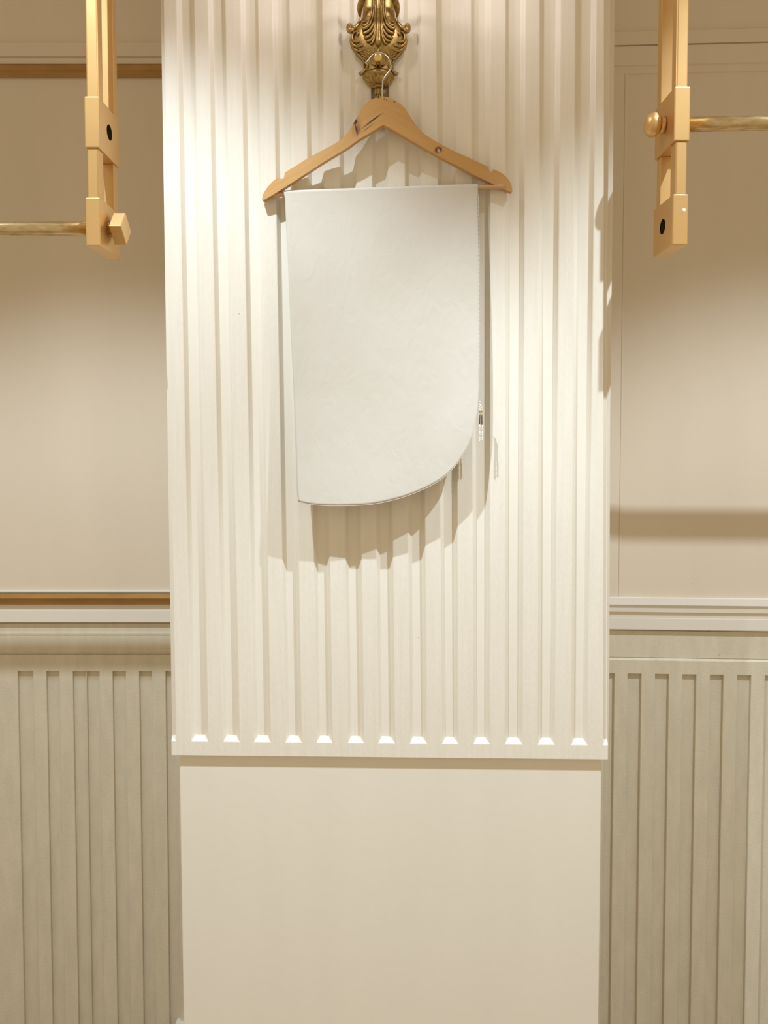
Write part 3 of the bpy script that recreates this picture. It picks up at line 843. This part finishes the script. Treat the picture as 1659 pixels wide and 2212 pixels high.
def coons(u_, v_):
    T_, B_, L_, R_ = aT(u_), aB(u_), aL(v_), aR(v_)
    o_ = []
    for i in (0, 1):
        a = lerp(T_[i], B_[i], v_) + lerp(L_[i], R_[i], u_)
        a -= (1 - u_) * (1 - v_) * aT(0)[i] + u_ * (1 - v_) * aT(1)[i] + (1 - u_) * v_ * aB(0)[i] + u_ * v_ * aB(1)[i]
        o_.append(a)
    return o_
def front_y(u_, v_, py):
    """hangs from the bar and swings out towards the hem"""
    d = float(np.interp(py, [400, 430, 600, 850, 1000, 1095], [0.0165, 0.0172, 0.023, 0.031, 0.037, 0.042]))
    d += 0.0012 * math.sin(u_ * 5.2 + 0.7) * v_ + 0.0007 * math.sin(u_ * 13 + v_ * 4) * v_
    if u_ > 0.985: d -= 0.0008
    return -d
bm = bmesh.new()
NUc, NVc = 90, 110
grid = []
def bar_y(u_): return YBAR
# back flap from its hem up to the bar
rb = RB + 0.0012
nbk = 40
def bar_pt(u_):
    x = P(*aT(u_), YBAR, S_P).x
    t = (x - b0.x) / (b1.x - b0.x)
    return Vector((x, YBAR + S_P * x, lerp(b0.z, b1.z, t)))
for j in range(nbk):
    v_ = 1 - j / nbk
    row = []
    for i in range(NUc + 1):
        u_ = i / NUc
        bp = bar_pt(u_)
        # lower-left of the flap is rounded
        drop = 0.475 - 0.09 * max(0, 0.32 - u_) ** 2 / 0.1024 - 0.17 * max(0.0, u_ - 0.6) ** 2 / 0.16
        zz = bp.z - drop * v_
        xx = bp.x + 0.022 * v_ * (1 - u_) * 0.8 + (0.01 * v_ if u_ > 0.5 else 0) * 0
        row.append(bm.verts.new((xx, bp.y + rb + 0.002 * math.sin(u_ * 6) * v_ - 0.004 * v_, zz)))
    grid.append(row)
for k_ in range(1, 9):           # over the bar
    a = math.pi * k_ / 9
    row = []
    for i in range(NUc + 1):
        bp = bar_pt(i / NUc)
        row.append(bm.verts.new((bp.x, bp.y + rb * math.cos(a), bp.z + rb * math.sin(a))))
    grid.append(row)
for j in range(NVc + 1):
    v_ = (j / NVc)
    row = []
    for i in range(NUc + 1):
        u_ = i / NUc
        x, y = coons(u_, v_)
        if v_ < 0.02:
            bp = bar_pt(u_); q = Vector((bp.x, bp.y - rb, bp.z - 0.0005 * j))
        else:
            q = P(x, y, front_y(u_, v_, y), S_P)
        row.append(bm.verts.new(q))
    grid.append(row)
for r0, r1 in zip(grid, grid[1:]):
    for i in range(NUc):
        bm.faces.new((r0[i], r0[i + 1], r1[i + 1], r1[i]))
cl_o = P(823, 405, YBAR)
cloth = obj('cloth', bm, M_CLOTH, None, smooth=True, origin=(cl_o.x, YBAR, cl_o.z))
tag(cloth, 'plain off-white cloth folded over the hanger bar with one rounded lower corner', 'cloth')
so = cloth.modifiers.new('thick', 'SOLIDIFY'); so.thickness = 0.0009; so.offset = 0
# narrow rolled hem along the curved edge
bm = bmesh.new()
pts = []
for i in range(81):
    t = i / 80
    if t < 0.7: u_ = t / 0.7; x, y = aB(u_); v_ = 1.0
    else: v_ = 1 - (t - 0.7) / 0.3 * 0.985; x, y = aR(v_); u_ = 1.0
    if v_ < 0.03: continue
    pts.append(P(x, y, front_y(min(u_, 0.98), v_, y) - 0.0002, S_P))
tube(bm, pts, 0.0005, 8)
obj('hem', bm, M_CLOTH, cloth, smooth=True)
# row of fine stitch beads down the straight right edge
bm = bmesh.new()
for i in range(46):
    v_ = 0.05 + 0.93 * i / 45
    x, y = aR(v_)
    q = P(x - 1.5, y, front_y(0.97, v_, y) - 0.0002, S_P)
    r = bmesh.ops.create_icosphere(bm, subdivisions=1, radius=0.0006)
    for vv in r['verts']: vv.co += q
o = obj('edge_beading', bm, M_PEARL, cloth, smooth=True); o['kind'] = 'stuff'
# little beaded tassel sewn to the curved edge
YT = -0.036
def tp(px, py): return P(px, py, YT)
bm = bmesh.new(); tube(bm, [P(1033, 866, front_y(0.97, 1, 866)), tp(1036, 870), tp(1038, 876), tp(1038, 884)], 0.0004, 8)
tas = obj('tassel', bm, M_PEARL, cloth, smooth=True); tas['label'] = 'beaded tassel with bronze bugle beads'
def bead(px, py, r):
    b_ = bmesh.new(); q = tp(px, py)
    bmesh.ops.create_icosphere(b_, subdivisions=2, radius=r)
    bmesh.ops.translate(b_, verts=b_.verts, vec=q)
    obj('bead', b_, M_PEARL, tas, smooth=True)
PXT = (1.35 + YT) / F_PX
for px, py, r in ((1036.7, 868.5, 1.8), (1036.2, 873, 1.3), (1038, 875.5, 2.0), (1035.5, 878.5, 1.4), (1039.5, 879.3, 1.4), (1036.5, 882.3, 1.6), (1040.5, 881.5, 1.5), (1037, 886, 1.8), (1041, 885, 1.7)):
    bead(px, py, r * PXT)
for x0_, x1_, y0_, y1_ in ((1036.9, 1036.3, 888, 917), (1040.6, 1041.0, 888, 918)):
    b_ = bmesh.new(); tube(b_, [tp(x0_, y0_), tp(x1_, y1_)], 1.15 * PXT, 12)
    o = obj('bugle_bead', b_, M_TUBE, tas)
for x0_, n_, ph in ((1036.0, 11, 0), (1042.0, 10, 1.3)):
    for i in range(n_):
        bead(x0_ + 0.5 * math.sin(i * 1.7 + ph), 919.5 + 3.25 * i, 1.55 * PXT)
